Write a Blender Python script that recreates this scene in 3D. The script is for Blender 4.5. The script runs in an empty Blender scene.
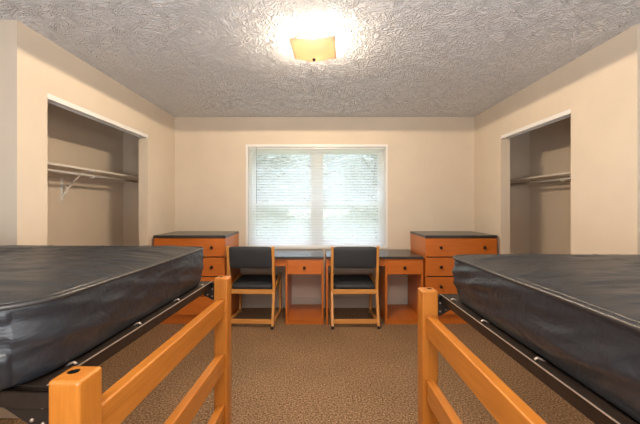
import bpy, bmesh, math, random
from mathutils import Vector, Matrix, noise

C = bpy.context.scene.collection
S = bpy.context.scene
R = math.radians
random.seed(7)

# ------------------------------------------------------------------ camera
EYE = 1.30
YB0 = -2.3
cam_d = bpy.data.cameras.new('camera')
cam = bpy.data.objects.new('camera', cam_d); C.objects.link(cam)
cam.location = (0, 0, EYE); cam.rotation_euler = (R(90), 0, 0)
cam_d.lens = 18.0; cam_d.sensor_width = 36.0
cam_d.shift_x = 1 / 640; cam_d.shift_y = -6 / 640
cam_d.clip_start = 0.02
S.camera = cam

# ------------------------------------------------------------------ light
S.view_settings.view_transform = 'Standard'
S.view_settings.look = 'None'
S.view_settings.gamma = 1.0
S.view_settings.exposure = 0.46
S.view_settings.use_curve_mapping = False
w = bpy.data.worlds.new('overcast_sky'); S.world = w
w.use_nodes = True
bg = w.node_tree.nodes['Background']
bg.inputs[0].default_value = (0.70, 0.85, 1.0, 1)
bg.inputs[1].default_value = 1.0
# overcast sky: brightest overhead, dimmer towards the horizon
_n = w.node_tree.nodes; _l = w.node_tree.links
_tc = _n.new('ShaderNodeTexCoord'); _sp = _n.new('ShaderNodeSeparateXYZ')
_mr = _n.new('ShaderNodeMapRange')
_l.new(_tc.outputs['Generated'], _sp.inputs[0]); _l.new(_sp.outputs['Z'], _mr.inputs['Value'])
_mr.inputs['From Min'].default_value = 0.15; _mr.inputs['From Max'].default_value = 0.8
_mr.inputs['To Min'].default_value = 0.85; _mr.inputs['To Max'].default_value = 6.8
_l.new(_mr.outputs[0], bg.inputs[1])

def area(name, loc, rot, sx, sy, power, col):
    d = bpy.data.lights.new(name, 'AREA'); d.shape = 'RECTANGLE'
    d.size = sx; d.size_y = sy; d.energy = power; d.color = col
    o = bpy.data.objects.new(name, d); C.objects.link(o)
    o.location = loc; o.rotation_euler = rot
    return o
# warm area light added behind the photographer to brighten the bed fronts
area('rear_fill', (0.0, -0.3, 2.38), (R(6), 0, 0), 0.5, 0.5, 28, (1.0, 0.90, 0.79))
# unseen cool fill lights added at both sides behind the camera
for _sx in (-1, 1):
    area('side_fill', (_sx * 2.88, -1.0, 1.60), (R(90 + 26), 0, _sx * R(90 - 4)), 1.4, 1.0, 26, (0.96, 0.97, 1.0))
# upward fill added out of view to brighten the ceiling
area('ceiling_fill', (0.0, -0.7, 1.05), (R(180 - 20), 0, 0), 1.8, 0.8, 56, (0.93, 0.96, 1.0))
LAMP_POWER = 20
LAMP_DOWN = 76
LAMP_COL = (1.0, 0.83, 0.64)
try:
    S.cycles.max_bounces = 10; S.cycles.diffuse_bounces = 5
    S.cycles.transparent_max_bounces = 16
    S.cycles.use_denoising = True
except Exception:
    pass

# ------------------------------------------------------------------ materials
def nodes(name):
    m = bpy.data.materials.new(name); m.use_nodes = True
    nt = m.node_tree
    return m, nt, nt.nodes['Principled BSDF']

def principled(name, col, rough=0.5, metal=0.0, spec=0.5):
    m, nt, p = nodes(name)
    p.inputs['Base Color'].default_value = (*col, 1)
    p.inputs['Roughness'].default_value = rough
    p.inputs['Metallic'].default_value = metal
    p.inputs['Specular IOR Level'].default_value = spec
    return m

def tex_noise(nt, scale, detail=4, rough=0.5, distort=0.0, mapping=(1, 1, 1)):
    tc = nt.nodes.new('ShaderNodeTexCoord')
    mp = nt.nodes.new('ShaderNodeMapping'); mp.inputs['Scale'].default_value = mapping
    n = nt.nodes.new('ShaderNodeTexNoise')
    n.inputs['Scale'].default_value = scale; n.inputs['Detail'].default_value = detail
    n.inputs['Roughness'].default_value = rough; n.inputs['Distortion'].default_value = distort
    nt.links.new(tc.outputs['Object'], mp.inputs['Vector'])
    nt.links.new(mp.outputs['Vector'], n.inputs['Vector'])
    return n

def ramp(nt, src, stops):
    r = nt.nodes.new('ShaderNodeValToRGB')
    e = r.color_ramp.elements
    while len(e) < len(stops): e.new(0.5)
    for k, (pos, col) in enumerate(stops):
        e[k].position = pos; e[k].color = (*col, 1)
    nt.links.new(src, r.inputs['Fac'])
    return r

def bump(nt, p, src, strength, dist):
    b = nt.nodes.new('ShaderNodeBump')
    b.inputs['Strength'].default_value = strength; b.inputs['Distance'].default_value = dist
    nt.links.new(src, b.inputs['Height'])
    nt.links.new(b.outputs['Normal'], p.inputs['Normal'])
    return b

def mixed(name, c1, c2, scale, rough, mapping=(1, 1, 1), detail=4, distort=0.0, bs=0.0, bd=0.002, lo=0.35, hi=0.65, spec=0.5):
    m, nt, p = nodes(name)
    n = tex_noise(nt, scale, detail, 0.55, distort, mapping)
    r = ramp(nt, n.outputs['Fac'], [(lo, c1), (hi, c2)])
    nt.links.new(r.outputs['Color'], p.inputs['Base Color'])
    p.inputs['Roughness'].default_value = rough
    p.inputs['Specular IOR Level'].default_value = spec
    if bs: bump(nt, p, n.outputs['Fac'], bs, bd)
    return m

M = {}
M['wall'] = mixed('wall_paint', (0.665, 0.58, 0.475), (0.695, 0.605, 0.495), 3.0, 0.75, bs=0.0, spec=0.25)
M['white'] = principled('white_paint', (0.80, 0.80, 0.79), 0.4)
M['vinyl_white'] = principled('white_vinyl', (0.82, 0.83, 0.84), 0.35)
M['shelf_white'] = principled('shelf_melamine', (0.72, 0.67, 0.60), 0.45)
M['rod'] = principled('painted_rod', (0.62, 0.60, 0.57), 0.3, 0.4)
M['base'] = principled('baseboard_paint', (0.66, 0.58, 0.49), 0.5)
M['black_plastic'] = principled('black_plastic', (0.012, 0.012, 0.012), 0.4)
M['brown_metal'] = mixed('brown_steel', (0.014, 0.009, 0.0065), (0.022, 0.014, 0.010), 30, 0.48, spec=0.3, bs=0.05, bd=0.001)
M['pale_steel'] = principled('pale_brown_steel', (0.42, 0.34, 0.28), 0.4, 0.6)  # pale steel for bolts, hooks and the painted rail-edge highlight
M['steel'] = principled('bright_steel', (0.6, 0.58, 0.55), 0.3, 1.0)
M['edge'] = principled('black_edge_band', (0.018, 0.014, 0.012), 0.35)
M['fabric'] = mixed('black_upholstery', (0.020, 0.023, 0.029), (0.036, 0.041, 0.050), 260, 0.62, bs=0.25, bd=0.001)
M['bronze'] = principled('dark_bronze', (0.03, 0.02, 0.015), 0.35, 0.7)

def wood(name, c1, c2, axis, rough, scale=9.0):
    mp = [1, 1, 1]; mp['xyz'.index(axis)] = 0.07
    m, nt, p = nodes(name)
    n = tex_noise(nt, scale * 4, 6, 0.6, 1.2, tuple(mp))
    r = ramp(nt, n.outputs['Fac'], [(0.3, c1), (0.7, c2)])
    nt.links.new(r.outputs['Color'], p.inputs['Base Color'])
    p.inputs['Roughness'].default_value = rough
    p.inputs['Coat Weight'].default_value = 0.25; p.inputs['Coat Roughness'].default_value = 0.2
    bump(nt, p, n.outputs['Fac'], 0.08, 0.001)
    return m
for a in 'xyz':
    M['bed_' + a] = wood('honey_wood_' + a, (0.43, 0.140, 0.015), (0.56, 0.203, 0.028), a, 0.36)
    M['lam_' + a] = wood('cherry_laminate_' + a, (0.47, 0.120, 0.013), (0.57, 0.155, 0.020), a, 0.38)
    M['beech_' + a] = wood('beech_wood_' + a, (0.58, 0.25, 0.058), (0.68, 0.32, 0.085), a, 0.38)
M['top'] = mixed('charcoal_laminate', (0.030, 0.029, 0.030), (0.042, 0.041, 0.042), 120, 0.24, spec=0.8)

def make_carpet():
    m, nt, p = nodes('carpet')
    n = tex_noise(nt, 90, 2, 0.7)
    r = ramp(nt, n.outputs['Fac'], [(0.34, (0.10, 0.056, 0.029)), (0.50, (0.245, 0.150, 0.082)), (0.66, (0.47, 0.31, 0.185))])
    n2 = tex_noise(nt, 1.7, 3, 0.5)
    r2 = ramp(nt, n2.outputs['Fac'], [(0.3, (0.88, 0.88, 0.88)), (0.7, (1.06, 1.05, 1.04))])
    mx = nt.nodes.new('ShaderNodeMixRGB'); mx.blend_type = 'MULTIPLY'; mx.inputs[0].default_value = 1
    nt.links.new(r.outputs['Color'], mx.inputs[1]); nt.links.new(r2.outputs['Color'], mx.inputs[2])
    nt.links.new(mx.outputs['Color'], p.inputs['Base Color'])
    p.inputs['Roughness'].default_value = 0.95; p.inputs['Specular IOR Level'].default_value = 0.1
    bump(nt, p, n.outputs['Fac'], 0.6, 0.006)
    return m
M['carpet'] = make_carpet()

def make_ceiling():
    m, nt, p = nodes('stomped_ceiling_texture')
    p.inputs['Base Color'].default_value = (0.83, 0.84, 0.86, 1)
    p.inputs['Roughness'].default_value = 0.85; p.inputs['Specular IOR Level'].default_value = 0.2
    n = tex_noise(nt, 9.0, 2.2, 0.5, 2.6)
    mu = nt.nodes.new('ShaderNodeMath'); mu.operation = 'MULTIPLY'; mu.inputs[1].default_value = 30
    r = nt.nodes.new('ShaderNodeMath'); r.operation = 'SINE'
    nt.links.new(n.outputs['Fac'], mu.inputs[0]); nt.links.new(mu.outputs[0], r.inputs[0])
    n2 = tex_noise(nt, 55, 3, 0.6)
    ad = nt.nodes.new('ShaderNodeMath'); ad.operation = 'MULTIPLY_ADD'
    nt.links.new(n2.outputs['Fac'], ad.inputs[0]); ad.inputs[1].default_value = 1.2
    nt.links.new(r.outputs[0], ad.inputs[2])
    bump(nt, p, ad.outputs[0], 1.0, 0.0046)
    return m
M['ceiling'] = make_ceiling()

def make_vinyl():
    m, nt, p = nodes('black_mattress_vinyl')
    p.inputs['Base Color'].default_value = (0.017, 0.020, 0.025, 1)
    p.inputs['Roughness'].default_value = 0.38
    p.inputs['Specular IOR Level'].default_value = 0.6
    n = tex_noise(nt, 9, 5, 0.6, 0.8, (0.45, 1.2, 1.6))
    bump(nt, p, n.outputs['Fac'], 0.32, 0.02)
    return m
M['vinyl'] = make_vinyl()
M['piping'] = principled('mattress_piping', (0.035, 0.033, 0.032), 0.38)

def make_glass():
    m = bpy.data.materials.new('thin_window_glass'); m.use_nodes = True
    nt = m.node_tree; nt.nodes.clear()
    out = nt.nodes.new('ShaderNodeOutputMaterial')
    t = nt.nodes.new('ShaderNodeBsdfTransparent'); t.inputs[0].default_value = (0.96, 0.965, 0.98, 1)
    g = nt.nodes.new('ShaderNodeBsdfGlossy'); g.inputs['Roughness'].default_value = 0.02
    x = nt.nodes.new('ShaderNodeMixShader'); x.inputs[0].default_value = 0.06
    nt.links.new(t.outputs[0], x.inputs[1]); nt.links.new(g.outputs[0], x.inputs[2])
    nt.links.new(x.outputs[0], out.inputs[0])
    return m
M['glass'] = make_glass()

def translucent(name, col, tcol, f, rough=0.5):
    m, nt, p = nodes(name)
    p.inputs['Base Color'].default_value = (*col, 1); p.inputs['Roughness'].default_value = rough
    t = nt.nodes.new('ShaderNodeBsdfTranslucent'); t.inputs[0].default_value = (*tcol, 1)
    x = nt.nodes.new('ShaderNodeMixShader'); x.inputs[0].default_value = f
    out = nt.nodes['Material Output']
    nt.links.new(p.outputs[0], x.inputs[1]); nt.links.new(t.outputs[0], x.inputs[2])
    nt.links.new(x.outputs[0], out.inputs[0])
    return m
M['slat'] = translucent('blind_slat', (0.86, 0.88, 0.90), (0.86, 0.88, 0.90), 0.45)
M['leaf'] = translucent('tree_leaf', (0.54, 0.55, 0.53), (0.57, 0.58, 0.56), 0.45)
M['bark'] = mixed('tree_bark', (0.10, 0.075, 0.055), (0.2, 0.16, 0.12), 14, 0.9, (1, 1, 0.2), bs=0.5, bd=0.02)
M['grass'] = mixed('lawn_grass', (0.10, 0.17, 0.05), (0.18, 0.27, 0.09), 5, 0.9)

def make_shade():
    m, nt, p = nodes('frosted_lamp_glass')
    p.inputs['Base Color'].default_value = (0.85, 0.72, 0.54, 1); p.inputs['Roughness'].default_value = 0.25
    t = nt.nodes.new('ShaderNodeBsdfTranslucent'); t.inputs[0].default_value = (0.80, 0.62, 0.42, 1)
    x = nt.nodes.new('ShaderNodeMixShader'); x.inputs[0].default_value = 0.30
    out = nt.nodes['Material Output']
    nt.links.new(p.outputs[0], x.inputs[1]); nt.links.new(t.outputs[0], x.inputs[2])
    nt.links.new(x.outputs[0], out.inputs[0])
    return m
M['shade'] = make_shade()
def emit(name, col, s):
    m, nt, p = nodes(name)
    p.inputs['Emission Color'].default_value = (*col, 1); p.inputs['Emission Strength'].default_value = s
    return m
M['bulb'] = emit('lit_bulb', (1.0, 0.80, 0.52), 2)

# ------------------------------------------------------------------ mesh helpers
def add_box(bm, x0, x1, y0, y1, z0, z1, bev=0.0, seg=2):
    r = bmesh.ops.create_cube(bm, size=1.0)
    vs = r['verts']
    for v in vs:
        v.co = Vector(((x0 + x1) / 2 + v.co.x * (x1 - x0), (y0 + y1) / 2 + v.co.y * (y1 - y0), (z0 + z1) / 2 + v.co.z * (z1 - z0)))
    if bev:
        es = set(e for v in vs for e in v.link_edges)
        bmesh.ops.bevel(bm, geom=list(es), offset=bev, segments=seg, affect='EDGES', profile=0.5)

def box(x0, x1, y0, y1, z0, z1, bev=0.0, seg=2):
    bm = bmesh.new(); add_box(bm, x0, x1, y0, y1, z0, z1, bev, seg); return bm

def boxes(lst):
    bm = bmesh.new()
    for b in lst: add_box(bm, *b)
    return bm

def add_tube(bm, pts, r, n=8, closed=False):
    pts = [Vector(p) for p in pts]; N = len(pts); rings = []
    up = None
    for i in range(N):
        if closed: t = pts[(i + 1) % N] - pts[i - 1]
        else: t = pts[min(i + 1, N - 1)] - pts[max(i - 1, 0)]
        t.normalize()
        if up is None:
            up = Vector((0, 0, 1)) if abs(t.z) < 0.9 else Vector((1, 0, 0))
        a = t.cross(up).normalized(); b = a.cross(t).normalized(); up = b
        rr = r[i] if isinstance(r, (list, tuple)) else r
        rings.append([bm.verts.new(pts[i] + (a * math.cos(2 * math.pi * k / n) + b * math.sin(2 * math.pi * k / n)) * rr) for k in range(n)])
    for i in range(N if closed else N - 1):
        p, q = rings[i], rings[(i + 1) % N]
        for k in range(n):
            bm.faces.new((p[k], p[(k + 1) % n], q[(k + 1) % n], q[k]))
    if not closed:
        bm.faces.new(rings[0]); bm.faces.new(rings[-1])

def tube(pts, r, n=8, closed=False):
    bm = bmesh.new(); add_tube(bm, pts, r, n, closed); return bm

def add_bar(bm, pts, w, d, bev=0.004):
    """rectangular bar swept along a polyline in a plane of constant x; w across x, d in the plane"""
    pts = [Vector(p) for p in pts]; N = len(pts); rings = []
    for i in range(N):
        t = (pts[min(i + 1, N - 1)] - pts[max(i - 1, 0)]).normalized()
        nrm = Vector((0, -t.z, t.y))
        ww, dd = w / 2, d / 2
        sec = [(-ww + bev, -dd), (ww - bev, -dd), (ww, -dd + bev), (ww, dd - bev), (ww - bev, dd), (-ww + bev, dd), (-ww, dd - bev), (-ww, -dd + bev)]
        rings.append([bm.verts.new(pts[i] + Vector((1, 0, 0)) * sx + nrm * sd) for sx, sd in sec])
    for i in range(N - 1):
        p, q = rings[i], rings[i + 1]
        for k in range(8):
            bm.faces.new((p[k], p[(k + 1) % 8], q[(k + 1) % 8], q[k]))
    bm.faces.new(rings[0]); bm.faces.new(rings[-1])

def bar(pts, w, d, bev=0.004):
    bm = bmesh.new(); add_bar(bm, pts, w, d, bev); return bm

def lathe(prof, n=20, axis='z', at=(0, 0, 0)):
    bm = bmesh.new(); rings = []
    for r, h in prof:
        ring = []
        for k in range(n):
            a = 2 * math.pi * k / n
            if axis == 'z': p = Vector((r * math.cos(a), r * math.sin(a), h))
            else: p = Vector((r * math.cos(a), h, r * math.sin(a)))
            ring.append(bm.verts.new(p + Vector(at)))
        rings.append(ring)
    for p, q in zip(rings, rings[1:]):
        for k in range(n): bm.faces.new((p[k], p[(k + 1) % n], q[(k + 1) % n], q[k]))
    bm.faces.new(rings[0]); bm.faces.new(rings[-1])
    return bm

def obj(name, bm, mat, parent=None, smooth=False):
    bmesh.ops.recalc_face_normals(bm, faces=bm.faces[:])
    me = bpy.data.meshes.new(name); bm.to_mesh(me); bm.free()
    if smooth:
        for p in me.polygons: p.use_smooth = True
    me.materials.append(M[mat] if isinstance(mat, str) else mat)
    o = bpy.data.objects.new(name, me); C.objects.link(o)
    if parent: o.parent = parent
    return o

def struct(name, bm, mat, parent=None):
    o = obj(name, bm, mat, parent)
    if not parent: o['kind'] = 'structure'
    return o

def tag(o, label, cat, group=None):
    o['label'] = label; o['category'] = cat
    if group: o['group'] = group
    return o

def thing(name, label, cat, loc=(0, 0, 0), rz=0.0, group=None):
    o = bpy.data.objects.new(name, None); C.objects.link(o)
    o.location = loc; o.rotation_euler = (0, 0, rz); o.empty_display_size = 0.1
    return tag(o, label, cat, group)

def copy_tree(o, parent=None):
    c = o.copy(); C.objects.link(c)
    if parent: c.parent = parent
    for ch in o.children: copy_tree(ch, c)
    return c

# ------------------------------------------------------------------ room shell
H = 2.44; D = 4.10
XL, XR = -1.85, 1.99          # closet fronts
AL, AR = -2.95, 2.95          # side walls of the wider part of the room, where the beds stand
YL, YR = 1.96, 2.00           # where the closets begin
YB = -2.3
struct('floor', box(AL - .1, AR + .1, YB - .1, D + .22, -0.12, 0), 'carpet')
struct('ceiling', box(AL - .1, AR + .1, YB - .1, D + .22, H, H + 0.12), 'ceiling')
WX0, WX1, WZ0, WZ1 = -0.925, 0.868, 0.768, 2.075
struct('wall_back', boxes([(AL, WX0, D, D + .2, 0, H), (WX1, AR, D, D + .2, 0, H),
                           (WX0, WX1, D, D + .2, 0, WZ0), (WX0, WX1, D, D + .2, WZ1, H)]), 'wall')
OL0, OL1, OR0, OR1, OH = 2.18, 3.46, 2.53, 3.50, 2.07
struct('wall_left', boxes([(XL - .1, XL, YL, OL0, 0, H), (XL - .1, XL, OL1, D, 0, H), (XL - .1, XL, OL0, OL1, OH, H),
                           (AL, XL - .1, YL, YL + .1, 0, H)]), 'wall')
struct('wall_right', boxes([(XR, XR + .1, YR, OR0, 0, H), (XR, XR + .1, OR1, D, 0, H), (XR, XR + .1, OR0, OR1, OH, H),
                            (XR + .1, AR, YR, YR + .1, 0, H)]), 'wall')
CL, CR = -2.51, 2.70
struct('wall_closet_left', box(CL - .1, CL, YL + .1, D, 0, H), 'wall')
struct('wall_closet_right', box(CR, CR + .1, YR + .1, D, 0, H), 'wall')
struct('wall_alcove_left', box(AL - .1, AL, YB, YL + .1, 0, H), 'wall')
struct('wall_alcove_right', box(AR, AR + .1, YB, YR + .1, 0, H), 'wall')
struct('wall_rear', box(AL - .1, AR + .1, YB - .1, YB, 0, H), 'wall')
struct('baseboard_back', boxes([(XL, XR, D - .012, D, 0, .115), (XL, XR, D - .016, D, .115, .13)]), 'base')
struct('baseboard_left', boxes([(XL, XL + .012, OL1, D - .02, 0, .12), (XL, XL + .012, YL, OL0, 0, .12)]), 'base')
struct('baseboard_right', boxes([(XR - .012, XR, OR1, D - .02, 0, .12), (XR - .012, XR, YR, OR0, 0, .12)]), 'base')

# ------------------------------------------------------------------ window
win = bpy.data.objects.new('window_1', None); C.objects.link(win); win['kind'] = 'structure'
def fr(x0, x1, z0, z1, y0, y1, t):
    return [(x0, x0 + t, y0, y1, z0, z1), (x1 - t, x1, y0, y1, z0, z1), (x0 + t, x1 - t, y0, y1, z0, z0 + t), (x0 + t, x1 - t, y0, y1, z1 - t, z1)]
obj('casing', boxes(fr(WX0 - .012, WX1 + .012, WZ0 - .012, WZ1 + .012, D - .012, D + .0, .03)), 'white', win)
obj('window_frame', boxes(fr(WX0, WX1, WZ0, WZ1, D + .10, D + .18, .05) + [(-.078, .022, D + .10, D + .18, WZ0 + .05, WZ1 - .05)]), 'vinyl_white', win)
ZM = 1.33
for x0, x1 in ((WX0 + .05, -.078), (.022, WX1 - .05)):
    s1 = obj('sash', boxes(fr(x0, x1, ZM - .02, WZ1 - .05, D + .145, D + .175, .035)), 'vinyl_white', win)
    obj('pane', box(x0 + .035, x1 - .035, D + .158, D + .161, ZM + .015, WZ1 - .085), 'glass', s1)
    s2 = obj('sash', boxes(fr(x0, x1, WZ0 + .05, ZM + .02, D + .11, D + .142, .035)), 'vinyl_white', win)
    obj('pane', box(x0 + .035, x1 - .035, D + .124, D + .127, WZ0 + .085, ZM - .015), 'glass', s2)

bl = thing('window_blind', 'white horizontal mini blind lowered across the whole window', 'blind', (-.03, D + .05, WZ1))
BW = .875
def slats():
    bm = bmesh.new()
    n = 60; z1 = -.05; z0 = -(WZ1 - WZ0) + .035
    th = R(33); hw = .0125
    for k in range(n):
        zc = z1 + (z0 - z1) * k / (n - 1)
        prev = None
        for j in range(5):
            u = -1 + j / 2
            crown = .0018 * (1 - u * u)
            y = hw * u * math.cos(th) - crown * math.sin(th)
            z = zc + hw * u * math.sin(th) + crown * math.cos(th)
            a = bm.verts.new((-BW, y, z)); b = bm.verts.new((BW, y, z))
            if prev: bm.faces.new((prev[0], prev[1], b, a))
            prev = (a, b)
    return bm
sl = obj('slats', slats(), 'slat', bl, True)
obj('headrail', box(-BW, BW, -.017, .017, -.036, -.004, .002), 'vinyl_white', bl)
obj('bottom_rail', box(-BW, BW, -.012, .012, -(WZ1 - WZ0) + .006, -(WZ1 - WZ0) + .022, .003), 'vinyl_white', bl)
cb = bmesh.new()
for x in (-.62, -.05, .52):
    for y in (-.0145, .0145): add_tube(cb, [(x, y, -.03), (x, y, -(WZ1 - WZ0) + .015)], .0008, 5)
obj('ladder_cords', cb, 'vinyl_white', bl)
obj('tilt_wand', tube([(-.775, -.03, -.02), (-.775, -.03, -.74)], .0045, 6), principled('clear_wand', (.42, .43, .44), .2), bl)

# ------------------------------------------------------------------ outdoors
struct('ground', box(-16, 16, D + .4, 30, -1.1, -.9), 'grass')
def tree(x, y, h, rad, nl, seed, label):
    rnd = random.Random(seed)
    t = thing('leafy_tree', label, 'tree', (x, y, -.9))
    tr = bmesh.new(); pts = []; rr = []
    for k in range(8):
        f = k / 7
        pts.append((.12 * math.sin(f * 4 + seed), .1 * math.cos(f * 3 + seed), h * .8 * f)); rr.append(.13 * (1 - .8 * f))
    add_tube(tr, pts, rr, 8)
    for k in range(9):
        a = k * 2.4; z = h * (.3 + .05 * k)
        add_tube(tr, [(0, 0, z), (.5 * rad * math.cos(a), .5 * rad * math.sin(a), z + .35), (.9 * rad * math.cos(a), .9 * rad * math.sin(a), z + .6)], [.05, .03, .012], 6)
    obj('trunk', tr, 'bark', t, True)
    fb = bmesh.new()
    clumps = [(rnd.gauss(0, .42) * rad, rnd.gauss(0, .42) * rad, h * rnd.uniform(.12, .98), rnd.uniform(.25, .5)) for _ in range(46)]
    for _ in range(nl):
        cx, cy, cz, cr = rnd.choice(clumps)
        p = Vector((cx + rnd.gauss(0, cr), cy + rnd.gauss(0, cr), cz + rnd.gauss(0, cr * .8)))
        q = Matrix.Rotation(rnd.uniform(0, 6.28), 3, 'Z') @ Matrix.Rotation(rnd.uniform(-1.1, 1.1), 3, 'X')
        L = rnd.uniform(.06, .12); W = L * .5
        vs = [bm_v for bm_v in (fb.verts.new(p + q @ Vector(c)) for c in ((-L, 0, 0), (0, -W, .01), (L, 0, -.02), (0, W, .01)))]
        fb.faces.new(vs)
    obj('foliage', fb, 'leaf', t)
tree(-2.0, 9.2, 4.6, 1.6, 11000, 1, 'leafy green tree seen through the left half of the window blind')
tree(2.2, 12.2, 5.0, 1.9, 11000, 2, 'leafy green tree seen through the right half of the window blind')

tree(-0.4, 20.5, 7.0, 2.4, 12000, 5, 'leafy green tree farther off, seen through the middle of the window blind')

# ------------------------------------------------------------------ ceiling light
LX, LY = -.035, 2.20
lt = thing('ceiling_light', 'square frosted glass ceiling light with warm lit bulbs', 'ceiling light', (LX, LY, H), R(-4))
obj('canopy', lathe([(.001, 0), (.125, 0), (.125, -.010), (.110, -.016), (.012, -.018), (.012, -.03), (.001, -.03)], 32), 'white', lt, True)
def shade_bm():
    bm = bmesh.new(); n = 20; hs = .15; g = {}
    for i in range(n + 1):
        for j in range(n + 1):
            u, v = -1 + 2 * i / n, -1 + 2 * j / n
            s = (u * u + v * v) / 2
            g[i, j] = bm.verts.new((hs * u, hs * v, -.060 - .012 * (1 - s) - .056 * (1 - abs(u) ** 2.2) * (1 - abs(v) ** 2.2)))
    for i in range(n):
        for j in range(n): bm.faces.new((g[i, j], g[i + 1, j], g[i + 1, j + 1], g[i, j + 1]))
    return bm
sh = obj('glass_shade', shade_bm(), 'shade', lt, True)
md = sh.modifiers.new('thick', 'SOLIDIFY'); md.thickness = .004
obj('stem', tube([(0, 0, -.028), (0, 0, -.136)], .004, 8), 'bronze', lt)
obj('finial', lathe([(.001, -.129), (.011, -.130), (.012, -.134), (.008, -.140), (.007, -.145), (.001, -.147)], 14), 'bronze', lt, True)
for sx in (-1, 1):
    bb = obj('bulb', lathe([(.001, 0), (.010, .003), (.014, .012), (.012, .024), (.009, .030), (.009, .045), (.001, .045)], 14), 'bulb', lt, True)
    bb.location = (sx * .085, 0, -.092); bb.scale = (.8, .8, .75)
    d = bpy.data.lights.new('bulb_light', 'POINT'); d.energy = LAMP_POWER / 2; d.color = LAMP_COL; d.shadow_soft_size = .018
    o = bpy.data.objects.new('bulb_light', d); C.objects.link(o)
    o.parent = lt; o.location = (0, sx * .05, -.054)

# the light the frosted bowl sheds downwards
for sx in (-1, 1):
    for sy in (-1, 1):
        d = bpy.data.lights.new('bowl_light', 'SPOT'); d.energy = LAMP_DOWN / 4; d.color = (1.0, 0.77, 0.52)
        d.spot_size = math.pi; d.spot_blend = .03; d.shadow_soft_size = 0
        o = bpy.data.objects.new('bowl_light', d); C.objects.link(o)
        o.parent = lt; o.location = (sx * .10, sy * .10, -.148)

# ------------------------------------------------------------------ closets
def closet(side, front_x, back_x, y0, y1, shelf_x, zs, blist, tl, sl_):
    s = side
    t = thing('closet_door_track', tl, 'track', (front_x, (y0 + y1) / 2, OH))
    L = (y1 - y0) / 2
    a, b = sorted((-s * .005, -s * -.075))
    x0, x1 = sorted((0.0, s * .075))
    obj('channel', boxes([(x0, x1, -L, L, -.006, 0), (min(0, s * .006), max(0, s * .006), -L, L, -.036, -.006),
                          (min(s * .069, s * .075), max(s * .069, s * .075), -L, L, -.036, -.006),
                          (min(s * .035, s * .039), max(s * .035, s * .039), -L, L, -.030, -.006)]), 'white', t)
    k = thing('closet_shelf', sl_, 'shelf', (back_x, D - .6, zs))
    d = abs(shelf_x - back_x)
    yA, yB = y0 - .08 - (D - .6), .6
    if s < 0: X = lambda q: q           # distance from the closet's rear wall towards the room
    else: X = lambda q: -q
    def bx(q0, q1, ya, yb, z0, z1, bev=0): 
        a, b = sorted((X(q0), X(q1))); return (a, b, ya, yb, z0, z1, bev)
    bm = bmesh.new(); add_box(bm, *bx(0, d, yA, yB, -.019, 0, .002)); obj('board', bm, 'shelf_white', k)
    bm = bmesh.new(); add_box(bm, *bx(0, .018, yA, yB, -.085, -.019, .002)); obj('cleat', bm, 'wall', k)
    obj('hanging_rod', tube([(X(d - .035), yA, -.062), (X(d - .035), yB, -.062)], .014, 12), 'rod', k, True)
    for yb_ in blist:
        yy = yb_ - (D - .6)
        br = bmesh.new()
        add_box(br, *bx(0, .004, yy - .016, yy + .016, -.30, -.02, .001))
        add_box(br, *bx(0, d - .02, yy - .013, yy + .013, -.024, -.019, .0))
        n = 9; pts = []
        for q in range(n):
            f = q / (n - 1)
            pts.append((X(.006 + d * .62 * f), yy, -.27 + .245 * f ** .8))
        add_tube(br, pts, .0075, 8)
        hook = [(X(d - .035 + .019 * math.cos(a)), yy, -.062 + .019 * math.sin(a)) for a in [math.pi * (1 + q / 8) for q in range(9)]]
        add_tube(br, hook, .005, 6)
        curl = [(X(.03 + .028 * math.cos(a)), yy, -.20 + .04 * math.sin(a)) for a in [math.pi * (-.5 + 1.3 * q / 10) for q in range(11)]]
        add_tube(br, curl, .005, 6)
        obj('bracket', br, 'white', k)
closet(-1, XL, CL, OL0, OL1, CL + .335, 1.655, [3.12], 'white sliding-door track heading the left-hand doorless closet',
       'pale closet shelf with hanging rod and wall bracket inside the left closet')
closet(1, XR, CR, OR0, OR1, CR - .30, 1.63, [3.20], 'white sliding-door track heading the right-hand doorless closet',
       'pale closet shelf with hanging rod inside the right closet')

# ------------------------------------------------------------------ dressers
FY = 3.505                      # front plane of dressers and desks
def knob(x, y, z, parent):
    return obj('knob', lathe([(.001, 0), (.006, 0), (.006, -.010), (.015, -.014), (.018, -.020), (.014, -.027), (.001, -.029)], 14, 'y', (x, y, z)), 'bronze', parent, True)

def make_dresser(label):
    W, DP, HT = .81, .575, .96
    t = thing('dresser', label, 'dresser', (0, FY, 0))
    obj('case', boxes([(-W / 2, -W / 2 + .02, .012, DP, 0, HT - .028), (W / 2 - .02, W / 2, .012, DP, 0, HT - .028),
                       (-W / 2 + .02, W / 2 - .02, DP - .01, DP, .09, HT - .028), (-W / 2 + .02, W / 2 - .02, .02, DP - .01, .09, .105)]), 'lam_z', t)
    tp = obj('top', box(-W / 2 - .003, W / 2 + .003, -.006, DP + .003, HT - .028, HT, .002), 'top', t)
    obj('plinth', box(-W / 2 + .02, W / 2 - .02, .028, .045, 0, .09), 'lam_x', t)
    z1 = HT - .033; ph = .2085
    for k in range(4):
        zt = z1 - k * ph; zb = zt - ph + .013
        dr = obj('drawer', boxes([(-W / 2 + .003, W / 2 - .003, -.006, .013, zb, zt, .0025), (-W / 2 + .03, W / 2 - .03, .013, DP - .05, zb + .02, zt - .05)]), 'lam_x', t)
        zk = zb + (zt - zb) * .5
        for x in (-.235, .255): knob(x, -.006, zk, dr)
    obj('rails', boxes([(-W / 2 + .02, W / 2 - .02, .016, .05, z1 - k * ph - .002, z1 - k * ph + .006) for k in range(1, 4)]), 'edge', t)
    return t
dr1 = make_dresser('cherry-coloured four-drawer dresser with black top in the left corner by the window')
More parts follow.
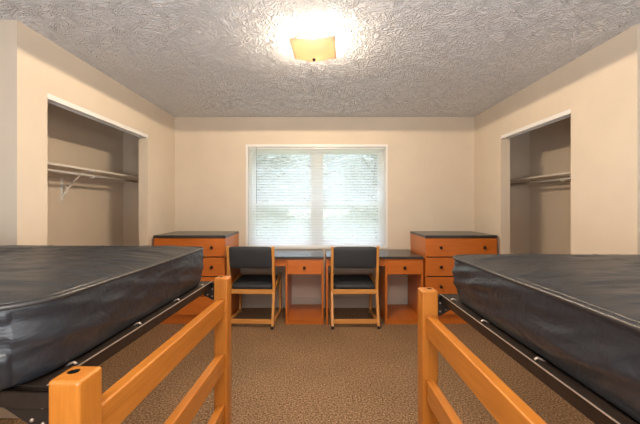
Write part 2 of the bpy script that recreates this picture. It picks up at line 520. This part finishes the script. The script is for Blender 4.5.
dr1.location = (-1.4165, FY, 0); dr1.scale = (.968, 1, 1.02)
dr2 = copy_tree(dr1); dr2.location = (1.558, FY, 0)
dr2['label'] = 'cherry-coloured four-drawer dresser with black top in the right corner beside a desk'
for d in (dr1, dr2): d['group'] = 'dressers either side of the desks'

# ------------------------------------------------------------------ desks
def make_desk(label):
    W, DP, HT = 1.065, .57, .748
    t = thing('desk', label, 'desk', (0, FY - .005, 0), 0, 'desks under the window')
    obj('desktop', box(0, W, -.012, DP, HT - .026, HT, .003), 'top', t)
    zt = HT - .026
    p0 = W - .415
    for x in (0, p0, W - .02): obj('side_panel', box(x, x + .02, .006, DP - .02, 0, zt, .001), 'lam_z', t)
    obj('apron', box(.02, p0, .03, .048, zt - .085, zt), 'lam_x', t)
    dr = obj('drawer', boxes([(p0 + .022, W - .022, .0, .018, zt - .170, zt - .018, .002), (p0 + .035, W - .035, .018, DP - .08, zt - .155, zt - .05)]), 'lam_x', t)
    knob((p0 + W) / 2, 0.0, zt - .096, dr)
    obj('drawer_rail', box(p0 + .02, W - .02, .012, .05, zt - .018, zt), 'lam_x', t)
    obj('shelf', box(p0 + .02, W - .02, .010, DP - .03, .040, .058), 'lam_y', t)
    obj('plinth', box(p0 + .02, W - .02, .018, .036, 0, .040), 'lam_x', t)
    return t
dk1 = make_desk('cherry desk with black top beneath the left half of the window')
dk1.location.x = -1.0165
dk2 = copy_tree(dk1); dk2.location.x = .078
dk2['label'] = 'cherry desk with black top next to the right-hand dresser'

# ------------------------------------------------------------------ chairs
def cushion(W, Dp, T, rad, puff, rot=None, n=14):
    """padded slab in local x (width) / y (depth) / z (thickness), rounded in plan, puffed on top"""
    bm = bmesh.new()
    bmesh.ops.create_grid(bm, x_segments=n, y_segments=n, size=1.0)
    top = {}
    vs = bm.verts[:]
    for v in vs:
        x, y = v.co.x * W / 2, v.co.y * Dp / 2
        ix, iy = W / 2 - rad, Dp / 2 - rad
        dx, dy = abs(x) - ix, abs(y) - iy
        if dx > 0 and dy > 0:
            k = max(dx, dy) / math.hypot(dx, dy)
            x = math.copysign(ix + dx * k, x); y = math.copysign(iy + dy * k, y)
        u, q = abs(v.co.x), abs(v.co.y)
        e = (1 - u ** 6) * (1 - q ** 6)
        v.co = Vector((x, y, puff * e))
    ext = bmesh.ops.extrude_face_region(bm, geom=bm.faces[:])
    nv = [g for g in ext['geom'] if isinstance(g, bmesh.types.BMVert)]
    for v in nv: v.co.z = -T + v.co.z * -.1
    es = [e for e in bm.edges if len(e.link_faces) == 2 and e.calc_face_angle(0) > .9]
    bmesh.ops.bevel(bm, geom=es, offset=.010, segments=3, affect='EDGES', profile=.5)
    return bm

def make_chair(label):
    t = thing('desk_chair', label, 'chair', (0, 0, 0), 0, 'desk chairs')
    # y = 0 at the rear posts; +y towards the desk
    HW = .245
    for s in (-1, 1):
        rl = obj('rear_leg', bar([(s * HW, -.075, .012), (s * HW, -.02, .20), (s * HW, .02, .36), (s * HW, .015, .44), (s * HW, -.045, .868)], .028, .044), 'beech_z', t)
        obj('foot', box(s * HW - .016, s * HW + .016, -.108, -.05, 0, .030, .005), 'black_plastic', rl)
        obj('front_leg', bar([(s * HW, .43, .0), (s * HW, .425, .475)], .028, .044), 'beech_z', t)
        obj('runner', bar([(s * HW, -.055, .045), (s * HW, .41, .030)], .026, .042), 'beech_y', t)
        obj('seat_rail', bar([(s * HW, .03, .385), (s * HW, .405, .455)], .026, .046), 'beech_y', t)
    obj('rear_rail', box(-HW + .013, HW - .013, -.004, .018, .345, .393, .004), 'beech_x', t)
    obj('front_rail', box(-HW + .013, HW - .013, .405, .427, .385, .43, .004), 'beech_x', t)
    obj('stretcher', box(-HW + .013, HW - .013, -.052, -.030, .040, .085, .004), 'beech_x', t)
    seat = obj('seat', cushion(.455, .43, .052, .035, .014), 'fabric', t, True)
    seat.location = (0, .235, .447); seat.rotation_euler = (R(3), 0, 0)
    back = obj('backrest', cushion(.474, .235, .030, .025, .012), 'fabric', t, True)
    back.rotation_euler = (R(90 + 8), 0, 0); back.location = (0, -.034, .742)
    return t
ch1 = make_chair('black padded wooden chair tucked under the left-hand desk')
ch1.location = (-.735, 3.475, 0); ch1.rotation_euler.z = R(-2.5)
ch2 = copy_tree(ch1); ch2.location = (.387, 3.475, 0); ch2.rotation_euler.z = R(0.5)
ch2['label'] = 'black padded wooden chair tucked under the right-hand desk'

# ------------------------------------------------------------------ beds
PW = .074; SP = 1.075; BL = 2.17      # post size, span of an end panel, length over the posts
def post_bm(x0, y0):
    bm = bmesh.new()
    add_box(bm, x0, x0 + PW, y0, y0 + PW, 0, .914, .008, 3)
    return bm

def make_bed(s, label):
    """local: x = 0 at the room-side face of the end panel, the bed runs away in s*x; y from 0 (near) to SP (far)"""
    t = thing('bed_frame', label, 'bed', (0, 0, 0))
    X = lambda a, b: tuple(sorted((s * a, s * b)))
    for xa in (0, BL - PW):
        for ya in (0, SP - PW):
            x0, x1 = X(xa, xa + PW)
            p = obj('post', post_bm(x0, ya), 'bed_z', t)
            hx, hy = (x0 + x1) / 2 + s * .012, ya + PW * .60
            cut = lathe([(.001, .86), (.0135, .86), (.0135, 1.0), (.001, 1.0)], 20, 'z', (hx, hy, 0))
            cm = bpy.data.meshes.new('cut'); bmesh.ops.recalc_face_normals(cut, faces=cut.faces[:]); cut.to_mesh(cm); cut.free()
            co = bpy.data.objects.new('cut', cm); C.objects.link(co)
            b = p.modifiers.new('hole', 'BOOLEAN'); b.object = co; b.operation = 'DIFFERENCE'; b.solver = 'EXACT'
            bpy.context.view_layer.update()
            ev = p.evaluated_get(bpy.context.evaluated_depsgraph_get())
            nm = bpy.data.meshes.new_from_object(ev); p.modifiers.clear(); p.data = nm
            bpy.data.objects.remove(co)
            # black lining that puts the pin hole's shade into the colour
            obj('dark_hole_lining', lathe([(.001, .861), (.0132, .861), (.0132, .9125), (.0112, .9125), (.0112, .866), (.001, .866)], 18, 'z', (hx, hy, 0)), 'black_plastic', p)
        x0, x1 = X(xa + .016, xa + PW - .020)
        for zt, hh in ((.805, .095), (.515, .095), (.240, .090)):
            obj('rail', box(x0, x1, PW - .004, SP - PW + .004, zt - hh, zt, .005, 2), 'bed_y', t)
    # steel spring frame
    xr = .100
    for xa, sg in ((xr, 1), (BL - xr, -1)):
        x0, x1 = X(xa, xa + sg * .004); x2, x3 = X(xa, xa + sg * .075)
        obj('end_angle', boxes([(x0, x1, .03, SP - .03, .852, .888), (x2, x3, .03, SP - .03, .884, .888)]), 'brown_metal', t)
        obj('worn_edge_glint', tube([(s * xa, .03, .8875), (s * xa, SP - .03, .8875)], .0022, 6), 'pale_steel', t)  # paler lip puts the rail's edge highlight into colour, along with wear
    x0, x1 = X(xr - .02, BL - xr + .02)
    for ya, yb in ((.012, .016), (SP - .016, SP - .012)):
        y2, y3 = (ya, ya + .036) if ya < .5 else (yb - .036, yb)
        obj('side_angle', boxes([(x0, x1, ya, yb, .846, .884), (x0, x1, y2, y3, .880, .884)]), 'brown_metal', t)
    # corner gusset plates bolted to the posts
    for xa, sg in ((PW, 1), (BL - PW, -1)):
        for yp in (.020, SP - .024):
            bm = bmesh.new()
            out = [(0, .884), (.20, .884), (.20, .868), (.13, .846), (.030, .786), (0, .782)]
            vs = [[bm.verts.new((s * (xa + sg * q), y, z)) for q, z in out] for y in (yp, yp + .004)]
            bm.faces.new(vs[0]); bm.faces.new(vs[1])
            for k in range(6): bm.faces.new((vs[0][k], vs[0][(k + 1) % 6], vs[1][(k + 1) % 6], vs[1][k]))
            g = obj('gusset', bm, 'edge', t)
            for q, z in ((.026, .806), (.052, .814), (.026, .845)):
                yb_ = yp - .004
                obj('bolt', lathe([(.001, 0), (.003, 0), (.0045, .002), (.0045, .004), (.001, .004)], 10, 'y', (s * (xa + sg * q), yb_, z)), 'pale_steel', g, True)
    # link spring deck
    bm = bmesh.new()
    for k in range(11):
        y = .06 + (SP - .12) * k / 10
        add_tube(bm, [(s * (xr + .03), y, .880), (s * (BL - xr - .03), y, .880)], .003, 5)
    for k in range(15):
        x = xr + .05 + (BL - 2 * xr - .1) * k / 14
        add_tube(bm, [(s * x, .04, .878), (s * x, SP - .04, .878)], .003, 5)
    obj('link_spring', bm, 'brown_metal', t)
    for y in (.12, .40, .68, .94):
        bm = tube([(s * (xr + .004), y, .892), (s * (xr + .012), y, .897), (s * (xr + .022), y, .893), (s * (xr + .034), y, .884)], .0032, 6)
        obj('spring_hook', bm, 'pale_steel', t, True)
    return t

bed1 = make_bed(-1, 'honey wood and steel bed frame on the left, both end posts in view')
bed1.location = (-.526, .702, 0); bed1.rotation_euler.z = R(-2.2)
bed2 = make_bed(1, 'honey wood and steel bed frame on the right, one end post in view')
bed2.location = (.468, .450, 0); bed2.rotation_euler.z = R(0.0)

# ------------------------------------------------------------------ mattresses
def rr_path(W, L, rf, rn, n=10, step=.05):
    """rounded rectangle, half sizes W (x), L (y)"""
    pts = []
    for cx, cy, a0 in ((1, 1, 0), (-1, 1, 90), (-1, -1, 180), (1, -1, 270)):
        rad = rf if cy > 0 else rn
        for k in range(n + 1):
            a = R(a0 + 90 * k / n)
            pts.append(Vector((cx * (W - rad) + rad * math.cos(a), cy * (L - rad) + rad * math.sin(a), 0)))
    out = []
    for i, p in enumerate(pts):
        q = pts[(i + 1) % len(pts)]; out.append(p)
        d = (q - p).length; m = int(d / step)
        for k in range(1, m): out.append(p + (q - p) * (k / m))
    return out

def make_mattress(s, seed, label):
    LX_, LY_, T = 1.985, 1.06, .190
    W, L = LX_ / 2, LY_ / 2
    t = thing('mattress', label, 'mattress')
    off = Vector((seed * 7.3, seed * 3.1, seed * 1.7))
    bm = bmesh.new()
    nx, ny, nz = 200, 130, 24
    bmesh.ops.create_cube(bm, size=2.0)
    # cut the cube into a fine grid
    for ax, n in ((0, nx), (1, ny), (2, nz)):
        for k in range(1, n):
            c = -1 + 2 * k / n
            no = [0, 0, 0]; no[ax] = 1; co = [0, 0, 0]; co[ax] = c
            bmesh.ops.bisect_plane(bm, geom=bm.verts[:] + bm.edges[:] + bm.faces[:], plane_co=co, plane_no=no)
    RF, RN = .075, .15
    def ridge(a, b, c):
        return 1 - min(1, 2.2 * abs(noise.noise(Vector((a, b, c)))))
    def wrinkle(p, n):
        q = p + off
        wx = .12 * noise.noise(q * 2.2); wy = .05 * noise.noise(q * 3.1 + Vector((5, 5, 5)))
        if abs(n.z) > .7:
            # creases running along the mattress, bunching towards its ends
            m = .45 + .55 * noise.noise(q * 1.7 + Vector((3, 1, 7)))
            a = ridge(q.x * 1.5 + wx, (q.y + wy) * 9.0 + q.x * 1.2, 3.1)
            b = ridge(q.x * 3.2 + wx, (q.y + wy) * 19.0 - q.x * 2.0, 9.7)
            return m * (.015 * a + .011 * b * b + .005 * ridge(q.x * 5.0 + wx, (q.y + wy) * 36.0 + q.x * 3.0, 4.4)) + .004 * noise.noise(q * 3.0)
        u = q.x if abs(n.y) > .7 else q.y
        m = .5 + .5 * noise.noise(q * 2.3)
        a = ridge(u * 1.5 + q.z * 5.0, q.z * 13.0 + u * 2.4 + wx, 1.0)
        b = ridge(u * 5.0 - q.z * 8.0, q.z * 22.0 + u * 4.0, 5.0)
        c_ = noise.noise(Vector((u * 4.0, q.z * 6.0, 8.0)))
        return m * (.019 * a + .009 * b) + .010 * c_ - .012
    for v in bm.verts:
        x, y, z = v.co
        px, py = x * W, y * L
        rad = RN if py < 0 else RF
        ix, iy = W - rad, L - rad
        dx, dy = abs(px) - ix, abs(py) - iy
        if dx > 0 and dy > 0:
            k = max(dx, dy) / math.hypot(dx, dy)
            px = math.copysign(ix + dx * k, px); py = math.copysign(iy + dy * k, py)
        side = max(abs(x), abs(y)) > .999
        if side and abs(z) < .999:
            f = (z + 1) / 2
            n = Vector((px - max(-ix, min(ix, px)), py - max(-iy, min(iy, py)), 0))
            n = n.normalized() if n.length > 1e-6 else Vector((0, 0, 0))
            bul = .010 * math.sin(math.pi * f) - .020 * (1 - f) ** 3
            env = math.sin(math.pi * min(1, max(0, f))) ** .5
            P = Vector((px, py, f * T))
            P += n * (bul + env * wrinkle(P, n))
            v.co = P
        else:
            e = (1 - abs(x) ** 10) * (1 - abs(y) ** 8)
            if z > 0:
                P = Vector((px, py, T))
                P.z += .014 * e + e * wrinkle(P, Vector((0, 0, 1)))
            else:
                sh = .97
                P = Vector((px * sh if side else px * sh, py * sh, 0))
            v.co = P
    obj('cover', bm, 'vinyl', t, True)
    for inset, r, dz in ((0, .0058, -.001), (.020, .0032, .002)):
        pts = []
        for p in rr_path(W - inset, L - inset, RF - inset * .6, RN - inset * .6):
            wz = .002 * noise.noise(Vector((p.x * 3, p.y * 3, seed)))
            pts.append((p.x, p.y, T + dz + wz))
        obj('piping', tube(pts, r, 8, True), 'piping', t, True)
    return t

mt1 = make_mattress(-1, 1, 'black vinyl mattress on the left-hand wooden bed frame')
a = R(-2.2); cx, cy = -.120 - .9925, 0
mt1.location = (-.498 + cx * math.cos(a), 1.18 + cx * math.sin(a), .8885)
mt1.rotation_euler.z = a
mt2 = make_mattress(1, 4, 'black vinyl mattress on the right-hand wooden bed frame')
mt2.location = (.462 + .118 + .9925, .905, .8885)
